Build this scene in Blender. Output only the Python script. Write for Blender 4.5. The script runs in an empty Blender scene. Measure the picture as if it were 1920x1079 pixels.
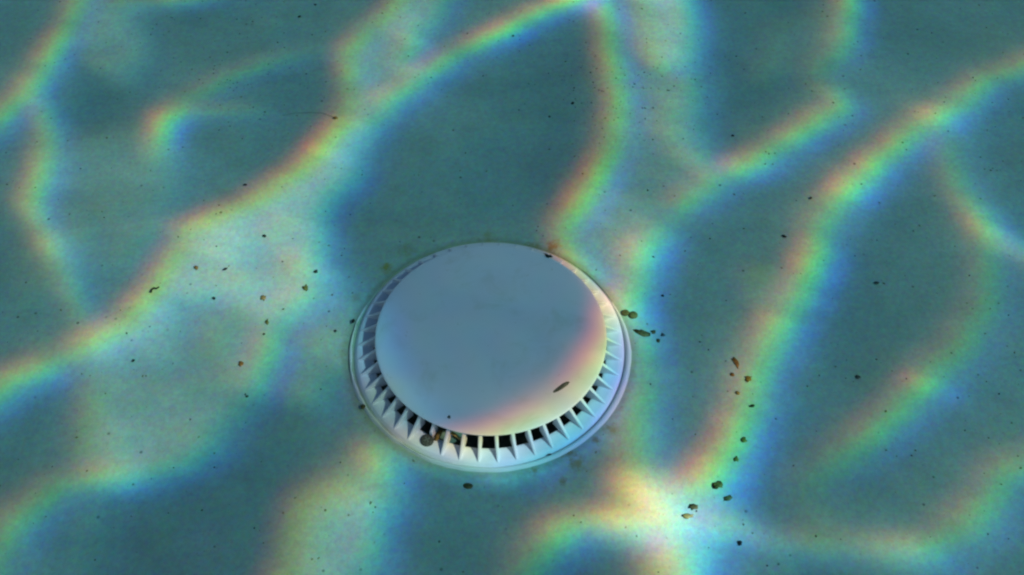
import bpy, bmesh, math, random
import numpy as np
from mathutils import Vector, Matrix

SC = bpy.context.scene
COL = SC.collection
R = math.radians
random.seed(11)

# ---------------------------------------------------------------- camera, sky, sun, exposure
CAM_POS = Vector((0.0195, -0.5673, 0.8346))
CAM_TGT = Vector((0.0195, 0.0655, 0.0))
LENS = 40.0
cd = bpy.data.cameras.new('camera')
cam = bpy.data.objects.new('camera', cd)
COL.objects.link(cam)
cam.location = CAM_POS
cam.rotation_euler = (CAM_TGT - CAM_POS).to_track_quat('-Z', 'Y').to_euler()
cd.lens = LENS
cd.sensor_width = 36.0
cd.clip_start = 0.01
cd.clip_end = 200.0
SC.camera = cam

SUN_EL = 48.0                      # height of the sunlight as it runs through the water
SUN_AZ = -28.0                     # it comes from the right and a little from the front
SUN_DIR = Vector((math.cos(R(SUN_EL)) * math.cos(R(SUN_AZ)),
                  math.cos(R(SUN_EL)) * math.sin(R(SUN_AZ)), math.sin(R(SUN_EL))))
w = bpy.data.worlds.new('World')
SC.world = w
w.use_nodes = True
nt = w.node_tree
bg = nt.nodes['Background']
sky = nt.nodes.new('ShaderNodeTexSky')
sky.sky_type = 'NISHITA'
sky.sun_disc = False
sky.sun_elevation = R(SUN_EL)
sky.sun_rotation = R(90.0 - SUN_AZ)
nt.links.new(sky.outputs[0], bg.inputs[0])
bg.inputs[1].default_value = 0.15
sky.ozone_density = 5.0

ld = bpy.data.lights.new('sun', 'SUN')
ld.energy = 3.6
ld.angle = R(0.53)
ld.color = (1.0, 0.95, 0.87)
sun = bpy.data.objects.new('sun', ld)
COL.objects.link(sun)
sun.rotation_euler = (-SUN_DIR).to_track_quat('-Z', 'Y').to_euler()
sun.location = SUN_DIR * 8

SC.view_settings.view_transform = 'Standard'
SC.view_settings.look = 'None'
SC.view_settings.exposure = 0.7
SC.view_settings.gamma = 1.0
SC.render.engine = 'CYCLES'
SC.cycles.max_bounces = 6
SC.cycles.transparent_max_bounces = 12
SC.cycles.pixel_filter_type = 'BLACKMAN_HARRIS'
SC.cycles.filter_width = 2.3

# ---------------------------------------------------------------- survey: where a sight line of the photograph meets the floor
_q = (CAM_TGT - CAM_POS).to_track_quat('-Z', 'Y').to_matrix()
_RT, _UP, _FW = _q @ Vector((1, 0, 0)), _q @ Vector((0, 1, 0)), _q @ Vector((0, 0, -1))
_F = LENS / 36.0 * 1920.0


def at(x, y, z=0.0):
    d = _FW * _F + _RT * (x - 960.0) - _UP * (y - 539.5)
    t = (z - CAM_POS.z) / d.z
    return CAM_POS + d * t


def ats(pts, z=0.0):
    return [tuple(at(x, y, z)[:2]) for x, y in pts]


# ---------------------------------------------------------------- helpers
def link(name, me, mat=None, parent=None):
    o = bpy.data.objects.new(name, me)
    COL.objects.link(o)
    if mat is not None and len(me.materials) == 0:
        me.materials.append(mat)
    if parent is not None:
        o.parent = parent
    return o


def tag(o, label, cat, group=None):
    o['label'] = label
    o['category'] = cat
    if group:
        o['group'] = group
    return o


def bm_mesh(name, bm, smooth=True):
    bmesh.ops.recalc_face_normals(bm, faces=bm.faces)
    me = bpy.data.meshes.new(name)
    bm.to_mesh(me)
    bm.free()
    if smooth:
        me.polygons.foreach_set('use_smooth', [True] * len(me.polygons))
    return me


def lathe(prof, n=192, closed_top=False, wob=None):
    """prof: list of (r, z) from outside in or in to out; wob(i, ang, r, z) -> (r, z)"""
    bm = bmesh.new()
    rings = []
    for i, (r, z) in enumerate(prof):
        if r < 1e-6:
            rings.append([bm.verts.new((0, 0, z))])
            continue
        ring = []
        for k in range(n):
            a = 2 * math.pi * k / n
            rr, zz = (r, z) if wob is None else wob(i, a, r, z)
            ring.append(bm.verts.new((rr * math.cos(a), rr * math.sin(a), zz)))
        rings.append(ring)
    for A, B in zip(rings, rings[1:]):
        for k in range(n):
            k2 = (k + 1) % n
            if len(B) == 1:
                bm.faces.new((A[k], A[k2], B[0]))
            elif len(A) == 1:
                bm.faces.new((A[0], B[k2], B[k]))
            else:
                bm.faces.new((A[k], A[k2], B[k2], B[k]))
    return bm


class NT:
    """small wrapper to write node trees briefly"""
    def __init__(self, name):
        self.m = bpy.data.materials.new(name)
        self.m.use_nodes = True
        self.t = self.m.node_tree
        self.p = self.t.nodes.get('Principled BSDF')
        self.out = self.t.nodes.get('Material Output')

    def n(self, typ, **kw):
        nd = self.t.nodes.new(typ)
        for k, v in kw.items():
            if k.startswith('i_'):
                nd.inputs[k[2:].replace('_', ' ')].default_value = v
            else:
                setattr(nd, k, v)
        return nd

    def l(self, a, b):
        self.t.links.new(a, b)

    def coords(self):
        return self.n('ShaderNodeTexCoord').outputs['Object']

    def noise(self, co, scale, detail=4.0, rough=0.55, dist=0.0):
        nd = self.n('ShaderNodeTexNoise')
        nd.inputs['Scale'].default_value = scale
        nd.inputs['Detail'].default_value = detail
        nd.inputs['Roughness'].default_value = rough
        nd.inputs['Distortion'].default_value = dist
        self.l(co, nd.inputs['Vector'])
        return nd.outputs['Fac']

    def ramp(self, f, a, b, lo=0.0, hi=1.0, smooth=True):
        nd = self.n('ShaderNodeMapRange')
        nd.interpolation_type = 'SMOOTHSTEP' if smooth else 'LINEAR'
        nd.inputs['From Min'].default_value = a
        nd.inputs['From Max'].default_value = b
        nd.inputs['To Min'].default_value = lo
        nd.inputs['To Max'].default_value = hi
        self.l(f, nd.inputs['Value'])
        return nd.outputs[0]

    def mix(self, fac, a, b, mode='MIX'):
        nd = self.n('ShaderNodeMix', data_type='RGBA', blend_type=mode)
        for s, v in ((0, fac), (6, a), (7, b)):
            if isinstance(v, (int, float)):
                nd.inputs[s].default_value = v
            elif isinstance(v, tuple):
                nd.inputs[s].default_value = (*v, 1.0)
            else:
                self.l(v, nd.inputs[s])
        return nd.outputs[2]

    def math(self, op, a, b=0.0):
        nd = self.n('ShaderNodeMath', operation=op)
        for i, v in enumerate((a, b)):
            if isinstance(v, (int, float)):
                nd.inputs[i].default_value = v
            else:
                self.l(v, nd.inputs[i])
        return nd.outputs[0]

    def bump(self, h, strength, dist):
        nd = self.n('ShaderNodeBump')
        nd.inputs['Strength'].default_value = strength
        nd.inputs['Distance'].default_value = dist
        self.l(h, nd.inputs['Height'])
        self.l(nd.outputs[0], self.p.inputs['Normal'])


# ---------------------------------------------------------------- materials
def plaster_material():
    M = NT('pool_plaster')
    co = M.coords()
    base = (0.39, 0.585, 0.485)
    n1 = M.noise(co, 7.0, 5.0, 0.6, 0.4)
    n2 = M.noise(co, 45.0, 4.0, 0.6)
    n3 = M.noise(co, 420.0, 3.0, 0.7)
    c = M.mix(M.ramp(n1, 0.30, 0.72), tuple(v * 0.86 for v in base), tuple(v * 1.10 for v in base))
    c = M.mix(M.ramp(n2, 0.45, 0.80, 0.0, 0.30), c, (0.31, 0.44, 0.31))
    # fine dark grains in the plaster
    c = M.mix(M.ramp(n3, 0.60, 0.80, 0.0, 0.42), c, (0.07, 0.09, 0.07))
    c = M.mix(M.ramp(M.noise(co, 300.0, 2.0, 0.6), 0.62, 0.80, 0.0, 0.35), c, (0.46, 0.62, 0.54))
    v = M.n('ShaderNodeTexVoronoi')
    v.inputs['Scale'].default_value = 62.0
    M.l(co, v.inputs['Vector'])
    dots = M.ramp(v.outputs['Distance'], 0.055, 0.11, 1.0, 0.0)
    pick = M.ramp(M.noise(co, 25.0, 2.0), 0.50, 0.62)
    c = M.mix(M.math('MULTIPLY', M.math('MULTIPLY', dots, pick), 0.65), c, (0.035, 0.04, 0.03))
    cn = M.n('ShaderNodeTexNoise')
    cn.inputs['Scale'].default_value = 210.0
    cn.inputs['Detail'].default_value = 3.0
    cn.inputs['Roughness'].default_value = 0.75
    M.l(co, cn.inputs['Vector'])
    c = M.mix(0.42, c, M.mix(1.0, c, M.mix(1.0, cn.outputs['Color'], (2.0, 2.0, 2.0), 'MULTIPLY'), 'MULTIPLY'))
    # olive and brown stains round the drain
    n4 = M.noise(co, 150.0, 4.0, 0.65)
    for (x, y, rad, col, amt) in (
            (725, 502, 15, (0.34, 0.36, 0.06), 0.9), (1038, 462, 18, (0.32, 0.23, 0.06), 0.9),
            (1000, 468, 24, (0.27, 0.34, 0.13), 0.7), (915, 447, 20, (0.30, 0.36, 0.14), 0.6),
            (1066, 850, 17, (0.30, 0.20, 0.04), 0.95), (1082, 872, 18, (0.32, 0.30, 0.09), 0.8),
            (1000, 882, 11, (0.34, 0.27, 0.08), 0.8), (1148, 806, 16, (0.30, 0.30, 0.10), 0.7),
            (1118, 826, 10, (0.26, 0.20, 0.05), 0.8), (1425, 515, 42, (0.36, 0.50, 0.30), 0.5),
            (985, 908, 30, (0.32, 0.42, 0.26), 0.5), (760, 470, 22, (0.27, 0.34, 0.14), 0.6),
            (1100, 515, 14, (0.33, 0.36, 0.2), 0.6), (1055, 905, 9, (0.28, 0.26, 0.08), 0.8),
            (670, 560, 14, (0.40, 0.36, 0.18), 0.5), (642, 660, 24, (0.42, 0.44, 0.24), 0.5)):
        p = at(x, y)
        vd = M.n('ShaderNodeVectorMath', operation='DISTANCE')
        M.l(co, vd.inputs[0])
        vd.inputs[1].default_value = (p.x, p.y, 0.0)
        dn = M.math('ADD', vd.outputs['Value'], M.math('MULTIPLY', M.math('SUBTRACT', n4, 0.5), rad / 2100 * 3.0))
        k = M.ramp(dn, -rad / 2100 * 0.1, rad / 2100 * 1.2, amt * 0.95, 0.0)
        c = M.mix(k, c, col)
    # grime that has settled along the drain's edge, more of it on the far side
    ln = M.n('ShaderNodeVectorMath', operation='LENGTH')
    M.l(co, ln.inputs[0])
    sx = M.n('ShaderNodeSeparateXYZ')
    M.l(co, sx.inputs[0])
    rim = M.math('SUBTRACT', ln.outputs['Value'], M.math('MULTIPLY', M.ramp(sx.outputs['Y'], -0.02, 0.10, 1.0, 0.0), 0.0055))
    k = M.ramp(M.math('ADD', rim, M.math('MULTIPLY', M.math('SUBTRACT', n4, 0.5), 0.010)), 0.1205, 0.1275, 0.48, 0.0)
    c = M.mix(k, c, (0.22, 0.24, 0.13))
    # broad patches left by the trowel
    tm = M.n('ShaderNodeMapping')
    tm.inputs['Rotation'].default_value = (0, 0, 0.5)
    tm.inputs['Scale'].default_value = (5.0, 16.0, 5.0)
    M.l(co, tm.inputs['Vector'])
    tn = M.noise(tm.outputs[0], 1.6, 4.0, 0.6, 0.6)
    c = M.mix(M.ramp(tn, 0.35, 0.70, 0.0, 0.5), c, M.mix(1.0, c, (1.14, 1.10, 1.12), 'MULTIPLY'))
    M.l(c, M.p.inputs['Base Color'])
    M.p.inputs['Roughness'].default_value = 0.9
    M.p.inputs['Specular IOR Level'].default_value = 0.08
    M.bump(M.math('ADD', M.noise(co, 160.0, 4.0, 0.6), M.math('MULTIPLY', n3, 0.5)), 0.35, 0.0012)
    return M.m


def plastic_material(name, col, dirt=0.35, rough=0.5):
    M = NT(name)
    co = M.coords()
    n1 = M.noise(co, 30.0, 5.0, 0.65, 0.6)
    n2 = M.noise(co, 170.0, 4.0, 0.6)
    c = M.mix(M.ramp(n1, 0.50, 0.78, 0.0, dirt), col, tuple(v * f for v, f in zip(col, (0.80, 0.80, 0.70))))
    c = M.mix(M.ramp(n2, 0.66, 0.80, 0.0, dirt * 0.9), c, tuple(v * f for v, f in zip(col, (0.55, 0.50, 0.36))))
    # scuffs: thin stretched marks
    mp = M.n('ShaderNodeMapping')
    mp.inputs['Rotation'].default_value = (0, 0, 0.7)
    mp.inputs['Scale'].default_value = (18, 140, 40)
    M.l(co, mp.inputs['Vector'])
    sc = M.noise(mp.outputs[0], 1.0, 3.0, 0.6, 0.8)
    c = M.mix(M.ramp(sc, 0.66, 0.76, 0.0, 0.22), c, tuple(v * 0.75 for v in col))
    M.l(c, M.p.inputs['Base Color'])
    M.p.inputs['Roughness'].default_value = rough
    M.p.inputs['Specular IOR Level'].default_value = 0.12
    M.bump(n2, 0.12, 0.0006)
    return M.m


def grime_material(name, dark, light, rough=0.8, scale=300.0):
    M = NT(name)
    co = M.coords()
    c = M.mix(M.ramp(M.noise(co, scale, 4.0, 0.6), 0.35, 0.7), dark, light)
    M.l(c, M.p.inputs['Base Color'])
    M.p.inputs['Roughness'].default_value = rough
    M.p.inputs['Specular IOR Level'].default_value = 0.1
    M.bump(M.noise(co, scale * 2, 3.0), 0.4, 0.0005)
    return M.m


MAT_FLOOR = plaster_material()
MAT_PLASTIC = plastic_material('white_plastic', (0.77, 0.785, 0.845), 0.6)
MAT_GROUT = plastic_material('white_grout', (0.62, 0.69, 0.64), 0.55, 0.9)
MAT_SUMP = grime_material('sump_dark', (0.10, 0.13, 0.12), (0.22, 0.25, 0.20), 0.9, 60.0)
MAT_STEEL = grime_material('stained_steel', (0.045, 0.05, 0.045), (0.11, 0.115, 0.10), 0.55, 500.0)
MAT_BLACK = grime_material('black_scrap', (0.018, 0.024, 0.02), (0.05, 0.06, 0.045))
MAT_BROWN = grime_material('dark_brown_leaf', (0.065, 0.065, 0.025), (0.17, 0.15, 0.06))
MAT_RUST = grime_material('orange_brown_leaf', (0.17, 0.11, 0.025), (0.32, 0.21, 0.07))
MAT_OLIVE = grime_material('olive_scrap', (0.10, 0.11, 0.03), (0.20, 0.22, 0.08))
MAT_TAN = grime_material('tan_scrap', (0.24, 0.20, 0.06), (0.40, 0.34, 0.14))
MAT_GREY = grime_material('grey_scrap', (0.06, 0.08, 0.065), (0.14, 0.18, 0.14))

MAT_SILT = grime_material('silt', (0.16, 0.20, 0.12), (0.28, 0.36, 0.24))

# ---------------------------------------------------------------- pool floor
rr = [0.1207, 0.1222]
while rr[-1] < 14.0:
    rr.append(rr[-1] + max(0.006, rr[-1] * 0.05))
bm = lathe([(0.1206, -0.012)] + [(r, 0.0) for r in rr], 128)
for v in bm.verts:      # the trowelled plaster is never quite level
    d = math.hypot(v.co.x, v.co.y)
    if d > 0.14:
        v.co.z = 0.0016 * math.sin(v.co.x * 9 + 1.0) * math.sin(v.co.y * 7 + 0.4) * min(1, (d - 0.14) * 6)
me = bm_mesh('pool_floor', bm)
o = link('pool_floor', me, MAT_FLOOR)
o['kind'] = 'structure'

# ---------------------------------------------------------------- water surface, caustic light painted into its colour
# The sheet imitates ripples focusing the sunlight; it refracts nothing. What reaches the floor (the caustic net, in metres
# on the floor, level 1 = strongest) is traced by hand here as bands and lines; the ripple height is solved from it,
# and the net is painted into the sheet's transparent colour, channel by channel: red is shifted one way,
# blue the other, so the three nets lie a little apart along the sun's direction.
WATER_Z = 1.15
K = 1.0 / 2100.0
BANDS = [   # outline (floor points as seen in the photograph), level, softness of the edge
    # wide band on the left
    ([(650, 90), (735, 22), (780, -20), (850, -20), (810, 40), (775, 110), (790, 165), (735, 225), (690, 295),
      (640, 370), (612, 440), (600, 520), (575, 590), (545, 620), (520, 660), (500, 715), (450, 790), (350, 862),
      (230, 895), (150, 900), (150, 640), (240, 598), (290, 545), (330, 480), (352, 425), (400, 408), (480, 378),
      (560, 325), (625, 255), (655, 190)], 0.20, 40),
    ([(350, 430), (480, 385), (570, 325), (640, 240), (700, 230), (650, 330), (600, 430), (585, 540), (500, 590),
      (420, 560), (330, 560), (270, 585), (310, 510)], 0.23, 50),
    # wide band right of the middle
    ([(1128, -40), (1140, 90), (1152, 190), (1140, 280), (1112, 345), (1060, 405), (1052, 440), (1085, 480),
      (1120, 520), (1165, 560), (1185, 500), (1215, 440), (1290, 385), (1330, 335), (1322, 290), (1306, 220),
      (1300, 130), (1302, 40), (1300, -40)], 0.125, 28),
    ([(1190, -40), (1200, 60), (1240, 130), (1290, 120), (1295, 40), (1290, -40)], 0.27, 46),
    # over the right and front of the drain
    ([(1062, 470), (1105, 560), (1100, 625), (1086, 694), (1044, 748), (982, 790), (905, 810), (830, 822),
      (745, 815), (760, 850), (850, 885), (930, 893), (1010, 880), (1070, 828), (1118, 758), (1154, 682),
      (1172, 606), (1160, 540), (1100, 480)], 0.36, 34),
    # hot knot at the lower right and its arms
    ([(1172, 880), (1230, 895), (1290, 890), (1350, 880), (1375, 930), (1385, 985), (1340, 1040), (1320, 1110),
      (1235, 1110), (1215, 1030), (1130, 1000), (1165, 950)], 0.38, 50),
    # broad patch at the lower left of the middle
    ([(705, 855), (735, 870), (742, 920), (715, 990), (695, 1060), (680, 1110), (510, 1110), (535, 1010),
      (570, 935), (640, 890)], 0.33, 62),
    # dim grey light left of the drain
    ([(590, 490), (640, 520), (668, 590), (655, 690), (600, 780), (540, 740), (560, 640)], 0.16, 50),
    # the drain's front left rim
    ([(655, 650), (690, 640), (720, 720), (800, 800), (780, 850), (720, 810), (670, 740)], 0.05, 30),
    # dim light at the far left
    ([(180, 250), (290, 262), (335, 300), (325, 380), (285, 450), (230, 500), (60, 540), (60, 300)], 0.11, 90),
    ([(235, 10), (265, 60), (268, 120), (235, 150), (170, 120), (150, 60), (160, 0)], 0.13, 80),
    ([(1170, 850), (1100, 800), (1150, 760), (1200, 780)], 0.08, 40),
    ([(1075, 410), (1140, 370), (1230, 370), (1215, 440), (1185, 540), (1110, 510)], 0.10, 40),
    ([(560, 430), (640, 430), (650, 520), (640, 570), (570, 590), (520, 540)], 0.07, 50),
    # dark patches painted into the light net
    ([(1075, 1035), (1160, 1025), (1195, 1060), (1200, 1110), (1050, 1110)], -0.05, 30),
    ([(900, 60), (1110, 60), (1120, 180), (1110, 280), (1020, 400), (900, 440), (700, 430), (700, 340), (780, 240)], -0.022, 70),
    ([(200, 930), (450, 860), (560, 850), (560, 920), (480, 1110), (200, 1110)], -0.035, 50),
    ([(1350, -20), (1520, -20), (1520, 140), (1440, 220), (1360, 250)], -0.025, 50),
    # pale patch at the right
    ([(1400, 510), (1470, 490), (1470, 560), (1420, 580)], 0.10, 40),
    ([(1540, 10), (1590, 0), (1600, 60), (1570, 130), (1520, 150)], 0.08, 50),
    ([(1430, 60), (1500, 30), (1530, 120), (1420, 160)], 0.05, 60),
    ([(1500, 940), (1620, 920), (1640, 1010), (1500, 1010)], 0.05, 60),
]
LINES = [   # centre line with a level at each point, width
    ([(1120, -30, .9), (1080, 0, 1.0), (1040, 14, .72), (985, 40, .55), (930, 66, .45), (880, 90, .42),
      (830, 115, .40), (785, 150, .36), (735, 185, .28), (690, 215, .18), (640, 250, .1)], 17),
    ([(760, -10, .25), (735, 22, .28), (690, 55, .28), (655, 90, .28), (655, 140, .20), (655, 190, .2), (640, 235, .28),
      (600, 285, .36), (555, 325, .36), (500, 362, .36), (450, 390, .34), (400, 408, .30), (358, 428, .30),
      (335, 470, .30), (310, 515, .32), (275, 560, .38), (235, 600, .34), (180, 640, .28)], 17),
    ([(765, 50, .16), (772, 95, .16), (750, 130, .08)], 18),
    ([(835, -20, .2), (822, 30, .14), (800, 80, .05)], 18),
    ([(600, 500, .1), (575, 560, .22), (530, 600, .26), (508, 650, .30), (498, 690, .32), (480, 725, .2), (455, 760, .05)], 17),
    ([(420, 815, .05), (340, 865, .14), (280, 885, .18), (200, 895, .18)], 18),
    ([(1136, -20, .36), (1147, 90, .36), (1160, 180, .38), (1147, 270, .38), (1120, 335, .42), (1088, 385, .52),
      (1060, 425, .52), (1066, 465, .36), (1085, 500, .2)], 16),
    ([(1250, 170, .05), (1268, 250, .12), (1290, 300, .16), (1325, 330, .1)], 18),
    ([(1295, 40, .15), (1298, 90, .25), (1296, 150, .12), (1310, 240, .08), (1325, 310, .08)], 17),
    ([(1548, 165, .12), (1572, 180, .30), (1580, 205, .42), (1545, 225, .5), (1500, 252, .5), (1450, 282, .5),
      (1400, 312, .44), (1350, 333, .38), (1310, 365, .32), (1275, 395, .34), (1240, 430, .52), (1212, 470, .64),
      (1195, 520, .78), (1180, 560, .84), (1190, 600, .60), (1202, 650, .46), (1208, 700, .38), (1202, 760, .36),
      (1200, 810, .4), (1205, 860, .44), (1215, 900, .5), (1230, 930, .3)], 19),
    ([(1770, 215, .36), (1695, 262, .62), (1648, 300, .7), (1602, 345, .6), (1565, 388, .64), (1538, 432, .66),
      (1526, 475, .5), (1510, 522, .44), (1480, 578, .52), (1456, 630, .62), (1442, 665, .6), (1418, 719, .62),
      (1401, 765, .62), (1377, 820, .70), (1358, 864, .82), (1328, 902, .72), (1296, 940, .4)], 20),
    ([(1195, 985, .45), (1130, 976, .46), (1080, 988, .54), (1045, 1008, .50), (1010, 1045, .36), (975, 1100, .3)], 17),
    ([(1225, 910, .1), (1250, 945, .42), (1272, 975, .56), (1282, 1010, .3), (1285, 1050, .5), (1280, 1100, .6)], 34),
    ([(1360, 990, .2), (1440, 1012, .22), (1530, 1024, .20), (1620, 1030, .22), (1720, 1032, .25)], 20),
    ([(1590, -20, .34), (1592, 30, .34), (1588, 70, .3), (1568, 100, .2), (1545, 130, .1)], 17),
    ([(1730, 715, .4), (1695, 745, .28), (1662, 778, .30), (1626, 815, .28), (1580, 850, .28), (1540, 878, .2), (1505, 910, .1)], 17),
    ([(303, 285, .2), (300, 255, .42), (312, 225, .46), (345, 210, .3), (400, 208, .16), (480, 210, .08)], 17),
    ([(315, 205, .1), (370, 175, .16), (430, 145, .14), (500, 115, .08), (600, 92, .04)], 17),
    ([(225, 5, .16), (290, 4, .16), (380, -4, .14), (460, -20, .1)], 16),
    ([(710, 850, .3), (716, 868, .5), (708, 885, .3)], 20),
    ([(255, 640, .1), (290, 622, .12), (330, 600, .05)], 20),
    # on the drain cover: edge of the bright patch
    ([(1110, 560, .08), (1106, 615, .10), (1085, 680, .30), (1042, 734, .36), (985, 776, .30), (915, 804, .14)], 17),
    ([(662, 560, .04), (672, 600, .09), (674, 650, .09), (686, 700, .08), (725, 755, .06)], 20),
    # beyond the photograph's edges the net goes on
    ([(180, -60, .3), (120, 60, .35), (60, 160, .4), (-20, 240, .4), (-120, 300, .4)], 20),
    ([(60, 160, .3), (90, 260, .35), (60, 380, .35), (100, 480, .3), (140, 560, .2), (170, 620, .05)], 20),
    ([(180, 895, .25), (100, 910, .22), (20, 980, .25), (-40, 1080, .3)], 20),
    ([(180, 640, .28), (90, 690, .4), (10, 720, .35), (-100, 800, .35)], 20),
    ([(1760, 220, .4), (1850, 150, .34), (1960, 110, .34)], 22),
    ([(1770, 228, .12), (1790, 330, .22), (1850, 430, .28), (1960, 500, .3)], 22),
    ([(1730, 715, .15), (1800, 640, .24), (1850, 560, .2), (1850, 430, .16)], 19),
    ([(1720, 1032, .25), (1800, 990, .25), (1860, 900, .25), (1970, 840, .3)], 20),
]


def caustic_net(X, Y):
    def segd(ax, ay, bx, by):
        dx, dy = bx - ax, by - ay
        t = np.clip(((X - ax) * dx + (Y - ay) * dy) / (dx * dx + dy * dy + 1e-12), 0, 1)
        return np.hypot(X - ax - t * dx, Y - ay - t * dy), t
    rng = np.random.default_rng(5)

    def waves(n, k0, k1, ax=1.0):
        f = np.zeros_like(X)
        for _ in range(n):
            k = rng.uniform(k0, k1)
            a = rng.uniform(0, 2 * np.pi)
            f += np.cos(k * (X * np.cos(a) * ax + Y * np.sin(a)) + rng.uniform(0, 6.28))
        return f / math.sqrt(n / 2)
    # the traced net is bent a little by random waves so that no edge runs quite smooth
    wob = waves(14, 40, 110)
    uneven = waves(14, 35, 95)
    P = np.full_like(X, 0.090)
    P += 0.013 * waves(10, 15, 40)
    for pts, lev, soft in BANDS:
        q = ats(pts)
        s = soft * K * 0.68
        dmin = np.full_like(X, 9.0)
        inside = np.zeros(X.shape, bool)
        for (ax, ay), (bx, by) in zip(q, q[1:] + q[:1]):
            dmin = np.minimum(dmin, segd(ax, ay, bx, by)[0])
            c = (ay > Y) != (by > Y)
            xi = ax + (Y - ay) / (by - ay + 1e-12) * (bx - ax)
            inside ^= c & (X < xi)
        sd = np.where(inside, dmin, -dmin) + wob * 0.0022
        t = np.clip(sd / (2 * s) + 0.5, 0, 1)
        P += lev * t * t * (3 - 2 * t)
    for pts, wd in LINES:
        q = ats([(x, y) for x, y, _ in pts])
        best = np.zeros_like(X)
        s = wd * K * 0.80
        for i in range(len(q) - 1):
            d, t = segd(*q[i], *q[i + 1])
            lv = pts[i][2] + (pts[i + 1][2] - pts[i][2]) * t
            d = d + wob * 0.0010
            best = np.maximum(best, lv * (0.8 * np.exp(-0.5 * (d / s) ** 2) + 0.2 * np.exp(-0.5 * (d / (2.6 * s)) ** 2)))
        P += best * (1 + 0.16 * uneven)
    # fine veins riding on the bright bands
    f = waves(16, 60, 150)
    vein = np.exp(-(f / 0.35) ** 2)
    f2 = waves(22, 170, 330)
    vein = vein + 0.7 * np.exp(-(f2 / 0.45) ** 2) - 0.28
    P += np.clip(P - 0.12, 0, 1) * (0.36 * (vein - 0.4) + 0.10 * waves(12, 45, 90)) + 0.02 * (vein - 0.4)
    # outside the frame: a net of the same kind
    a = waves(12, 8, 20) + 0.35 * waves(10, 30, 60)
    b = waves(12, 8, 20) + 0.35 * waves(10, 30, 60)
    G = 0.11 + 0.5 * np.exp(-(a / 0.16) ** 2) + 0.35 * np.exp(-(b / 0.14) ** 2) + 0.12 * np.clip(a, 0, 1)
    ex = np.maximum(np.abs(X - 0.02) - 0.60, np.maximum(Y - 0.50, -0.36 - Y))
    t = np.clip(ex / 0.12, 0, 1)
    P = P * (1 - t) + G * t
    return np.clip(P, 0.03, 1.3)


def box_blur(A, n):
    for ax in (0, 1):
        B = np.zeros_like(A)
        for k in range(-n, n + 1):
            B += np.roll(A, k, ax)
        A = B / (2 * n + 1)
    return A


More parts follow.
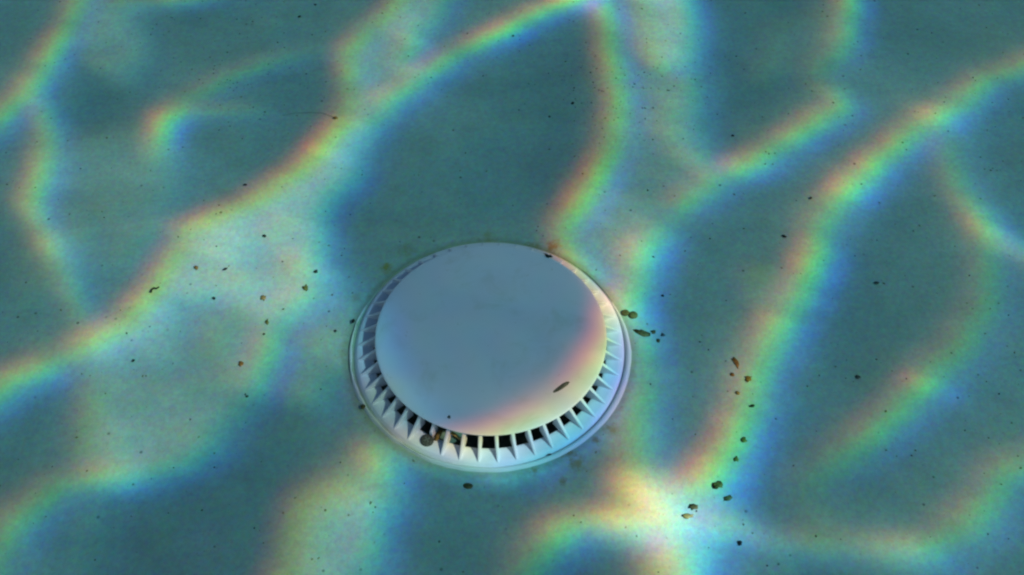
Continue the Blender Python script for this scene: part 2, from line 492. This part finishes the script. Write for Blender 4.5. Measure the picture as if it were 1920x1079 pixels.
def make_water():
    step = 0.0033
    nx, ny = 660, 560
    off = SUN_DIR.xy * (WATER_Z / SUN_DIR.z)
    gx = (np.arange(nx) - (nx - 1) / 2) * step + 0.02
    gy = (np.arange(ny) - (ny - 1) / 2) * step + 0.08
    X, Y = np.meshgrid(gx, gy)                       # floor points; the water lies up the sun's ray from them
    P = box_blur(caustic_net(X, Y), 1)
    mean = float(P.mean())
    # edge of the painted patch fades to the mean of the open water
    e = np.minimum(np.minimum(X - gx[0], gx[-1] - X), np.minimum(Y - gy[0], gy[-1] - Y))
    t = np.clip(e / 0.08, 0, 1)
    P = mean + (P - mean) * t
    # ripple height: solved back from the painted net, bends no light, lap(h) = (mean - I) * n / (depth * (n - 1))
    kx = np.fft.fftfreq(nx, step) * 2 * np.pi
    ky = np.fft.fftfreq(ny, step) * 2 * np.pi
    KX, KY = np.meshgrid(kx, ky)
    k2 = KX ** 2 + KY ** 2 + 12.0
    h = np.real(np.fft.ifft2(np.fft.fft2((P - P.mean()) * 1.33 / (WATER_Z * 0.33)) / k2)) * t
    h = np.clip(h, -0.012, 0.012)
    # painted rainbow fringes: each colour channel's net, shifted along the sun's direction
    d = SUN_DIR.xy.normalized()

    def shift(A, m):
        sx, sy = d[0] * m / step, d[1] * m / step
        ix, iy = math.floor(sx), math.floor(sy)
        fx, fy = sx - ix, sy - iy
        g = lambda a, b: np.roll(np.roll(A, a, 1), b, 0)
        return ((1 - fx) * (1 - fy) * g(ix, iy) + fx * (1 - fy) * g(ix + 1, iy)
                + (1 - fx) * fy * g(ix, iy + 1) + fx * fy * g(ix + 1, iy + 1))
    D = 0.0180
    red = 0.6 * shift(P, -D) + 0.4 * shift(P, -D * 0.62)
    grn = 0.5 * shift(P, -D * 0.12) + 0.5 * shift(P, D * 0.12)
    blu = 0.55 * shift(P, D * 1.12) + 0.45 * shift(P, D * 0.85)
    # colour balance of the painted light: red lowered where dim, blue lifted slightly
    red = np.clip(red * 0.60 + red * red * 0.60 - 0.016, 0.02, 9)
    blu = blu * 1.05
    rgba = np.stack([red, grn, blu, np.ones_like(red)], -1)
    verts = np.stack([X + off[0], Y + off[1], WATER_Z + h], -1).reshape(-1, 3)
    idx = np.arange(nx * ny).reshape(ny, nx)
    quads = np.stack([idx[:-1, :-1], idx[:-1, 1:], idx[1:, 1:], idx[1:, :-1]], -1).reshape(-1, 4)
    # open water round the patch, out to the far side of the pool
    bx0, bx1, by0, by1 = gx[0] + off[0], gx[-1] + off[0], gy[0] + off[1], gy[-1] + off[1]
    B = 14.0
    ov = np.array([[-B, -B, WATER_Z], [B, -B, WATER_Z], [B, B, WATER_Z], [-B, B, WATER_Z]])
    n0 = len(verts)
    verts = np.concatenate([verts, ov])
    c = [int(idx[0, 0]), int(idx[0, -1]), int(idx[-1, -1]), int(idx[-1, 0])]
    outer = [[n0, n0 + 1, c[1], c[0]], [n0 + 1, n0 + 2, c[2], c[1]], [n0 + 2, n0 + 3, c[3], c[2]], [n0 + 3, n0, c[0], c[3]]]
    quads = np.concatenate([quads, np.array(outer)])
    rgba = np.concatenate([rgba.reshape(-1, 4), np.tile([[mean, mean, mean, 1.0]], (4, 1))])
    me = bpy.data.meshes.new('water')
    me.vertices.add(len(verts))
    me.vertices.foreach_set('co', verts.astype(np.float32).ravel())
    me.loops.add(len(quads) * 4)
    me.loops.foreach_set('vertex_index', quads.astype(np.int32).ravel())
    me.polygons.add(len(quads))
    me.polygons.foreach_set('loop_start', (np.arange(len(quads)) * 4).astype(np.int32))
    me.update(calc_edges=True)
    me.polygons.foreach_set('use_smooth', [True] * len(quads))
    at_ = me.attributes.new('painted_caustics', 'FLOAT_COLOR', 'POINT')  # caustic light and its colour fringes, painted per vertex
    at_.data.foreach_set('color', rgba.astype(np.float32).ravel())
    M = NT('caustic_painted_water')
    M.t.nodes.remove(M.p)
    a = M.n('ShaderNodeAttribute', attribute_name='painted_caustics')
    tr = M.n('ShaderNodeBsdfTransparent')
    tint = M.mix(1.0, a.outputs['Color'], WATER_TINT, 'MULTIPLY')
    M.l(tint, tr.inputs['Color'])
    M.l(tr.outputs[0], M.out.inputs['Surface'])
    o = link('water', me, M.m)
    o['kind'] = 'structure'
    return o


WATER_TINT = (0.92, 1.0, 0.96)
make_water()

# ---------------------------------------------------------------- the drain
drain = bpy.data.objects.new('pool_drain', None)
COL.objects.link(drain)
drain.empty_display_size = 0.05
tag(drain, 'round white plastic drain with a domed lid over a ring of slots in the floor', 'drain')

R_DOME = 0.1010
prof = [(0.0940, 0.0158), (0.0985, 0.0174), (R_DOME - 0.0004, 0.0180), (R_DOME, 0.0185), (R_DOME - 0.0003, 0.0190),
        (R_DOME - 0.0012, 0.0195), (R_DOME - 0.003, 0.0199), (0.094, 0.0205), (0.085, 0.0211), (0.065, 0.0219),
        (0.035, 0.0226), (0.012, 0.0229), (0.0, 0.0229)]
prof = [(0.0, 0.0158)] + prof
lid = link('domed_lid', bm_mesh('domed_lid', lathe(prof, 256)), MAT_PLASTIC, drain)
lid.location = (0.0011, 0.0, 0.0)

# flange: slot sill, flat, then the band sloping down to the plaster
prof = [(0.1024, -0.030), (0.1026, 0.0003), (0.1030, 0.0011), (0.1040, 0.0015), (0.1070, 0.0020), (0.1130, 0.0021),
        (0.1168, 0.0020), (0.1175, 0.0014), (0.1188, -0.0003), (0.1204, -0.0018), (0.1206, -0.0070)]
link('flange', bm_mesh('flange', lathe(prof, 256)), MAT_PLASTIC, drain)

# sump under the lid
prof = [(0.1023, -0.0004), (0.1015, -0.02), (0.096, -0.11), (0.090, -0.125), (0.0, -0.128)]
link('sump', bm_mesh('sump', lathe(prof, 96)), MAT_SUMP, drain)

# bead of white grout between flange and plaster, ragged at the edges
_ph = [random.uniform(0, 6.28) for _ in range(12)]


def ragged(a, s):
    f = sum(math.sin(a * k + _ph[i] + s) / (1 + 0.07 * k) for i, k in enumerate((3, 5, 9, 14, 23, 31, 47, 59)))
    return f


def grout_wob(i, a, r, z):
    left = (0.5 - 0.5 * math.cos(a - R(12))) ** 2     # ragged on the left, neat on the right
    k = (0.00010 + 0.00034 * left) * ragged(a, 0.0)
    k2 = (0.00005 + 0.00055 * left) * ragged(a * 1.0, 2.0)
    back = min(1.0, max(0.0, (math.sin(a) + 0.05) / 0.60))      # the plaster laps over it at the back
    z -= (back ** 1.5) * 0.0040
    r = 0.1194 + (r - 0.1194) * (1 - 0.6 * back)
    if i >= 4:
        return r + k - 0.0006 * left, z
    if i <= 2:
        return r + k2 + 0.0019 * left, z
    return r + 0.5 * (k + k2) + 0.0009 * left, z * (1 + 0.05 * ragged(a, 4.0))


prof = [(0.1194, -0.004), (0.1198, 0.0006), (0.1206, 0.0021), (0.1224, 0.0027), (0.1238, 0.0019), (0.1248, 0.0008), (0.1254, -0.0015)]
link('grout_ring', bm_mesh('grout_ring', lathe(prof, 720, wob=grout_wob)), MAT_GROUT, drain)


def vane_mesh(r_in, r_out, z_in, z_out, t_in, t_out):
    """upright radial vane: tall at the lid, running out on the flange; rounded crest"""
    bm = bmesh.new()
    secs = []
    N = 5
    for j in range(N):
        f = j / (N - 1)
        r = r_in + (r_out - r_in) * f
        z = z_in + (z_out - z_in) * f - 0.0006 * math.sin(math.pi * f)
        t = t_in + (t_out - t_in) * f
        b = 0.0004
        c = min(0.35 * t, 0.0006)
        secs.append([bm.verts.new((r, -t * 0.50, b)), bm.verts.new((r, -t / 2, z - c)), bm.verts.new((r, -t / 2 + c, z)),
                     bm.verts.new((r, t / 2 - c, z)), bm.verts.new((r, t / 2, z - c)), bm.verts.new((r, t * 0.50, b))])
    for A, B in zip(secs, secs[1:]):
        for k in range(5):
            bm.faces.new((A[k], A[k + 1], B[k + 1], B[k]))
    bm.faces.new(secs[0])
    bm.faces.new(secs[-1][::-1])
    return bm_mesh('vane', bm, smooth=False)


N_VANE = 46
vm = vane_mesh(0.0955, 0.1166, 0.0190, 0.0024, 0.0031, 0.0021)
vm_short = vane_mesh(0.0955, 0.1042, 0.0190, 0.0095, 0.0030, 0.0024)
for k in range(N_VANE):
    a = -90.0 + (k + 0.5) * 360.0 / N_VANE
    short = (k == N_VANE - 4)
    v = link('vane', vm_short if short else vm, MAT_PLASTIC, drain)
    v.rotation_euler = (0, 0, R(a))

# screw in its boss
a = R(-90 - 28.0)
sx, sy = 0.1090 * math.cos(a), 0.1090 * math.sin(a)
bm = lathe([(0.0056, 0.0), (0.0056, 0.0016), (0.0052, 0.0022), (0.0040, 0.0027), (0.0, 0.0030)], 32)
screw = link('screw', bm_mesh('screw', bm), MAT_STEEL, drain)
screw.location = (sx, sy, 0.0017)
screw.rotation_euler = (R(3), R(-2), 0)
for rz in (0.5, 0.5 + math.pi / 2):
    bm = bmesh.new()
    bmesh.ops.create_cube(bm, size=1.0, matrix=Matrix.Diagonal((0.0056, 0.0012, 0.0008, 1)))
    s = link('slot', bm_mesh('slot', bm, False), MAT_SUMP, screw)
    s.location = (0, 0, 0.0027)
    s.rotation_euler = (0, 0, rz)


# ---------------------------------------------------------------- scraps and crumbs lying about
def lump(name, lx, ly, lz, mat, seed, sub=2, rough=0.28):
    """an irregular flattened scrap: lx long, ly wide, lz thick, underside at z = 0"""
    rg = random.Random(seed)
    bm = bmesh.new()
    bmesh.ops.create_icosphere(bm, subdivisions=sub, radius=0.5)
    ws = [(rg.uniform(2, 7), Vector((rg.uniform(-1, 1), rg.uniform(-1, 1), rg.uniform(-1, 1))).normalized(), rg.uniform(0, 6.28)) for _ in range(6)]
    for v in bm.verts:
        n = v.co.normalized()
        d = 1 + rough * sum(math.sin(k * (n.dot(q)) * 2 + p) for k, q, p in ws) / 2.4
        v.co = Vector((n.x * lx / 2 * d, n.y * ly / 2 * d, n.z * lz / 2 * (0.7 + 0.3 * d)))
        v.co.z = max(v.co.z + lz * 0.42, 0.0)
    return link(name, bm_mesh(name, bm), mat)


def tube(name, pts, r0, r1, mat, seg=6):
    """a thin curved thread or twig through pts (x, y, z)"""
    bm = bmesh.new()
    P = [Vector(p) for p in pts]
    c = sum(P, Vector()) / len(P)
    c.z = 0
    rings = []
    for i, p in enumerate(P):
        d = (P[min(i + 1, len(P) - 1)] - P[max(i - 1, 0)]).normalized()
        s = d.cross(Vector((0, 0, 1))).normalized()
        u = s.cross(d)
        r = r0 + (r1 - r0) * i / (len(P) - 1)
        rings.append([bm.verts.new(p - c + (s * math.cos(t) + u * math.sin(t)) * r) for t in [2 * math.pi * k / seg for k in range(seg)]])
    for A, B in zip(rings, rings[1:]):
        for k in range(seg):
            bm.faces.new((A[k], A[(k + 1) % seg], B[(k + 1) % seg], B[k]))
    bm.faces.new(rings[0][::-1])
    bm.faces.new(rings[-1])
    o = link(name, bm_mesh(name, bm), mat)
    o.location = c
    return o


def image_angle(x, y, deg, z):
    a, b = at(x, y, z), at(x + 10 * math.cos(R(deg)), y + 10 * math.sin(R(deg)), z)
    return math.atan2(b.y - a.y, b.x - a.x)


G_LEAF, G_SPECK, G_TAN = 'brown leaf scraps on the pool floor', 'black specks on the pool floor', 'tan and olive crumbs on the pool floor'
SCRAPS = [  # name, x, y, length, width, angle in the photograph, material, height of the support, label, category, group
    ('leaf_scrap', 1203, 625, 33, 13, 27, MAT_BROWN, 0, 'long dark brown leaf scrap slanting beside the right rim of the drain', 'leaf scrap', G_LEAF),
    ('crumb', 1225, 623, 10, 8, 20, MAT_BROWN, 0, 'dark crumb closest to the lower end of the long leaf scrap right of the drain', 'crumb', G_LEAF),
    ('crumb', 1234, 639, 9, 8, 60, MAT_BROWN, 0, 'lowest of the three dark crumbs right of the long leaf scrap', 'crumb', G_LEAF),
    ('crumb', 1243, 629, 9, 8, 0, MAT_GREY, 0, 'faint grey crumb farthest right of the three beyond the long leaf scrap', 'crumb', G_LEAF),
    ('seed', 878, 912, 23, 13, 2, MAT_BROWN, 0, 'dark oval seed on the floor just below the front rim of the drain', 'seed', G_LEAF),
    ('leaf_scrap', 1347, 910, 19, 13, -22, MAT_BROWN, 0, 'plump dark brown scrap, upper one of the four at the bright knot of light', 'leaf scrap', G_LEAF),
    ('leaf_scrap', 1366, 935, 17, 9, -28, MAT_OLIVE, 0, 'olive scrap, rightmost of the four at the bright knot of light', 'leaf scrap', G_LEAF),
    ('leaf_scrap', 1300, 952, 19, 12, -15, MAT_BROWN, 0, 'dark brown scrap touching a paler one at the bright knot of light', 'leaf scrap', G_LEAF),
    ('leaf_scrap', 1289, 968, 22, 10, -8, MAT_TAN, 0, 'pale tan scrap, lowest of the four at the bright knot of light', 'leaf scrap', G_LEAF),
    ('leaf_scrap', 1379, 679, 24, 11, 62, MAT_RUST, 0, 'long orange brown scrap on the dark floor well right of the drain', 'leaf scrap', G_TAN),
    ('crumb', 1403, 711, 13, 12, 0, MAT_RUST, 0, 'round orange brown crumb in the green fringe right of the long orange scrap', 'crumb', G_TAN),
    ('crumb', 1373, 703, 8, 8, 0, MAT_RUST, 0, 'small orange brown crumb just under the long orange scrap', 'crumb', G_TAN),
    ('crumb', 1383, 738, 9, 9, 0, MAT_TAN, 0, 'tan crumb lowest of the orange group right of the drain', 'crumb', G_TAN),
    ('speck', 1410, 762, 11, 6, -15, MAT_BLACK, 0, 'black elongated speck in the green light below the orange crumbs', 'speck', G_SPECK),
    ('speck', 1387, 1019, 8, 10, 0, MAT_BLACK, 0, 'black round speck at the bottom right of the bright knot of light', 'speck', G_SPECK),
    ('crumb', 1380, 862, 12, 9, -20, MAT_OLIVE, 0, 'olive crumb above the plump dark scrap at the right', 'crumb', G_TAN),
    ('crumb', 1395, 826, 10, 10, 0, MAT_OLIVE, 0, 'faint olive crumb at the blue edge of the right light streak', 'crumb', G_TAN),
    ('leaf_scrap', 246, 969, 26, 13, -30, MAT_OLIVE, 0, 'dark olive leaf scrap alone on the shaded floor at the lower left', 'leaf scrap', G_LEAF),
    ('speck', 401, 560, 8, 5, 30, MAT_BLACK, 0, 'black speck between the curved twig and the brown crumb at the left', 'speck', G_SPECK),
    ('speck', 423, 505, 10, 4, -30, MAT_BLACK, 0, 'thin black sliver in the middle of the wide left light band', 'speck', G_SPECK),
    ('crumb', 368, 502, 9, 8, 0, MAT_RUST, 0, 'round brown crumb in the left light band above the curved twig', 'crumb', G_TAN),
    ('speck', 496, 443, 8, 6, 40, MAT_BLACK, 0, 'bent black speck highest in the wide left light band', 'speck', G_SPECK),
    ('crumb', 494, 559, 11, 13, 0, MAT_TAN, 0, 'pale tan oval crumb below the wide left light band', 'crumb', G_TAN),
    ('crumb', 573, 541, 11, 12, 0, MAT_OLIVE, 0, 'olive crumb left of the drain under the round black dot', 'crumb', G_TAN),
    ('speck', 592, 510, 8, 7, 0, MAT_BLACK, 0, 'round black dot at the right edge of the wide left light band', 'speck', G_SPECK),
    ('crumb', 452, 683, 11, 10, 0, MAT_RUST, 0, 'orange brown crumb on the grey floor left of the green fringe', 'crumb', G_TAN),
    ('speck', 463, 744, 5, 5, 0, MAT_BLACK, 0, 'tiny black dot below the orange brown crumb at the left', 'speck', G_SPECK),
    ('speck', 250, 677, 6, 6, 0, MAT_BLACK, 0, 'black dot on the grey floor at the far left', 'speck', G_SPECK),
    ('speck', 495, 627, 4.5, 4, 0, MAT_BLACK, 0, 'tiny black dot at the green fringe left of the drain', 'speck', G_SPECK),
    ('crumb', 501, 605, 7, 9, 0, MAT_OLIVE, 0, 'small olive crumb just above a tiny black dot left of the drain', 'crumb', G_TAN),
    ('speck', 629, 621, 6, 6, 0, MAT_BLACK, 0, 'black dot on the floor closest to the left rim of the drain', 'speck', G_SPECK),
    ('speck', 1471, 444, 10, 5, 15, MAT_BLACK, 0, 'black sliver beside the red edge of the right light streak', 'speck', G_SPECK),
    ('speck', 1214, 358, 5, 5, 0, MAT_BLACK, 0, 'black dot in the wide light band above and right of the drain', 'speck', G_SPECK),
    ('speck', 1520, 372, 6, 5, 0, MAT_BLACK, 0, 'black dot in the dark just left of the upper right light streak', 'speck', G_SPECK),
    ('speck', 1073, 195, 6, 9, 20, MAT_BLACK, 0, 'dark upright speck in the big dark patch near the upper light band', 'speck', G_SPECK),
    ('crumb', 1030, 220, 11, 11, 0, MAT_GREY, 0, 'faint grey crumb in the big dark patch above the drain', 'crumb', G_TAN),
    ('crumb', 1608, 708, 11, 8, 0, MAT_GREY, 0, 'grey crumb on the dark floor at the far right', 'crumb', G_TAN),
    ('speck', 1644, 531, 9, 6, 0, MAT_GREY, 0, 'dim speck on the blue floor at the far right', 'speck', G_SPECK),
    ('speck', 562, 32, 7, 5, 10, MAT_BLACK, 0, 'black sliver at the top left, lower of two near the frame edge', 'speck', G_SPECK),
    ('speck', 591, 10, 5, 5, 0, MAT_BLACK, 0, 'black dot at the top left close to the frame edge', 'speck', G_SPECK),
    ('speck', 460, 347, 7, 4, 0, MAT_BLACK, 0, 'black speck at the red upper edge of the wide left light band', 'speck', G_SPECK),
    ('speck', 962, 68, 5, 4, 0, MAT_BLACK, 0, 'black dot just under the thin upper light line', 'speck', G_SPECK),
    ('speck', 1374, 255, 6, 5, 0, MAT_BLACK, 0, 'black dot above the thin light line at the upper right', 'speck', G_SPECK),
    ('speck', 1242, 555, 6, 5, 20, MAT_BLACK, 0, 'black dot in the blue fringe right of the drain', 'speck', G_SPECK),
    ('speck', 663, 603, 9, 7, -70, MAT_BLACK, .0024, 'black scrap stuck on the left grout edge of the drain', 'speck', None),
    ('crumb', 681, 764, 11, 8, -10, MAT_BROWN, .0026, 'brown crumb on the lower left grout edge of the drain', 'crumb', None),
    ('leaf_scrap', 1028, 481, 17, 7, 22, MAT_BLACK, .0196, 'thin dark scrap on the far edge of the white drain lid', 'leaf scrap', None),
    ('twig', 1052, 727, 50, 10, -34, MAT_GREY, .0206, 'short dark grey green twig lying on the white drain lid', 'twig', None),
    ('crumb', 842, 783, 8, 7, -60, MAT_GREY, .0205, 'small grey crumb near the front edge of the white drain lid', 'crumb', None),
    ('speck', 1030, 853, 9, 4, -15, MAT_BLACK, .0015, 'black speck in the groove at the front right of the drain rim', 'speck', None),
]
for i, (nm, x, y, L, W, deg, mat, z, label, cat, grp) in enumerate(SCRAPS):
    p = at(x, y, z)
    k = (CAM_POS - p).length / _F
    ly = W * k * (1.12 if abs(deg) < 45 else 1.0)
    lz = min(0.26 * W * k, 0.0012) if mat is not MAT_BLACK else min(0.4 * W * k, 0.0015)
    o = lump(nm, L * k * 0.86, ly * 0.84, lz, mat, i * 7 + 3, 2, 0.12 if nm in ('twig', 'seed') else 0.42)
    o.location = p
    o.rotation_euler = (0, 0, image_angle(x, y, deg, z))
    tag(o, label, cat, grp)

# the two-lobed scrap at the drain's right rim
p = at(1180, 590)
bm = bmesh.new()
rg = random.Random(4)
for (dx, dy, rad) in ((-0.0036, 0.0012, 0.0038), (0.0034, -0.0014, 0.0044)):
    bmesh.ops.create_icosphere(bm, subdivisions=2, radius=1.0, matrix=Matrix.Translation((dx, dy, 0.0011)) @ Matrix.Diagonal((rad, rad * 0.95, 0.0014, 1)))
for v in bm.verts:
    v.co += Vector((rg.uniform(-1, 1), rg.uniform(-1, 1), 0)) * 0.0003
o = link('leaf_scrap', bm_mesh('leaf_scrap', bm), MAT_BROWN)
o.location = p
tag(o, 'dark brown two-lobed leaf scrap touching the right rim of the drain', 'leaf scrap', G_LEAF)

# curved twig, hair, and the scraps caught in the slots
o = tube('twig', [(*at(x, y)[:2], 0.0007) for x, y in ((283, 549), (285, 544), (289, 541), (294, 542), (299, 539))], 0.0011, 0.0007, MAT_BLACK)
tag(o, 'small curved black twig in the yellow fringe at the left', 'twig')
o = tube('hair', [(*at(x, y)[:2], 0.0004) for x, y in ((530, 217), (555, 213), (580, 212), (605, 213), (622, 219), (630, 224))], 0.00012, 0.00018, MAT_GREY)
tag(o, 'thin dark hair curling on the floor at the upper left light band', 'hair')
o = lump('crumb', 0.0052, 0.0032, 0.0016, MAT_OLIVE, 91)
o.location = at(629, 222)
tag(o, 'olive crumb at the end of the thin dark hair', 'crumb', G_TAN)


def in_slot(deg, r, z):
    t = R(-90 - deg)
    return Vector((r * math.cos(t), r * math.sin(t), z))


o = lump('leaf_scrap', 0.011, 0.006, 0.003, MAT_RUST, 55)
o.location = in_slot(24.2, 0.1010, 0.0020)
o.rotation_euler = (R(40), 0, R(-115))
tag(o, 'brown leaf scrap caught in the slot beside the screw of the drain', 'leaf scrap')
a, b = in_slot(18.6, 0.0975, 0.0085), in_slot(12.6, 0.1005, 0.0055)
o = tube('twig', [a, a.lerp(b, .35) + Vector((0, 0, .0006)), a.lerp(b, .7) + Vector((0, 0, .0002)), b], 0.0012, 0.0008, MAT_TAN)
tag(o, 'tan twig caught crosswise in the second slot right of the screw', 'twig')

# ---------------------------------------------------------------- grit strewn over the plaster
def strew(name, count, smin, smax, mat, label, seed):
    bm_v, bm_f = [], []
    rg = np.random.default_rng(seed)
    cx = cy = 0.3
    for i in range(count):
        x, y = rg.uniform(-0.9, 0.95), rg.uniform(-0.45, 0.80)
        if i % 4 == 0:                       # some of it lies in little drifts
            x, y = cx + rg.normal(0, 0.035), cy + rg.normal(0, 0.025)
        if i % 40 == 0:
            cx, cy = x, y
        d = math.hypot(x, y)
        if d < 0.128:
            continue
        q = smin + (smax - smin) * rg.random() ** 4
        t = rg.uniform(0, 6.28)
        ex = q * rg.uniform(0.8, 1.7)
        zf = 0.0016 * math.sin(x * 9 + 1.0) * math.sin(y * 7 + 0.4) * min(1, max(0, (d - 0.14) * 6))
        c, sn = math.cos(t), math.sin(t)
        n0 = len(bm_v)
        for (u, v, h) in ((ex, 0, .2), (0, q, .2), (-ex * .9, 0, .2), (0, -q * .8, .2), (0.1 * q, 0.1 * q, 0.8)):
            bm_v.append((x + u * c - v * sn, y + u * sn + v * c, zf + h * q))
        bm_f += [(n0, n0 + 1, n0 + 4), (n0 + 1, n0 + 2, n0 + 4), (n0 + 2, n0 + 3, n0 + 4), (n0 + 3, n0, n0 + 4), (n0 + 3, n0 + 2, n0 + 1, n0)]
    me = bpy.data.meshes.new(name)
    me.from_pydata(bm_v, [], bm_f)
    o = link(name, me, mat)
    o['kind'] = 'stuff'
    o['label'] = label
    o['category'] = name


strew('grit', 3600, 0.00028, 0.00115, MAT_GREY, 'fine dark grit strewn over the pale plaster of the pool floor', 21)
strew('silt', 4200, 0.0003, 0.0013, MAT_SILT, 'faint olive silt grains scattered over the pale plaster of the pool floor', 33)
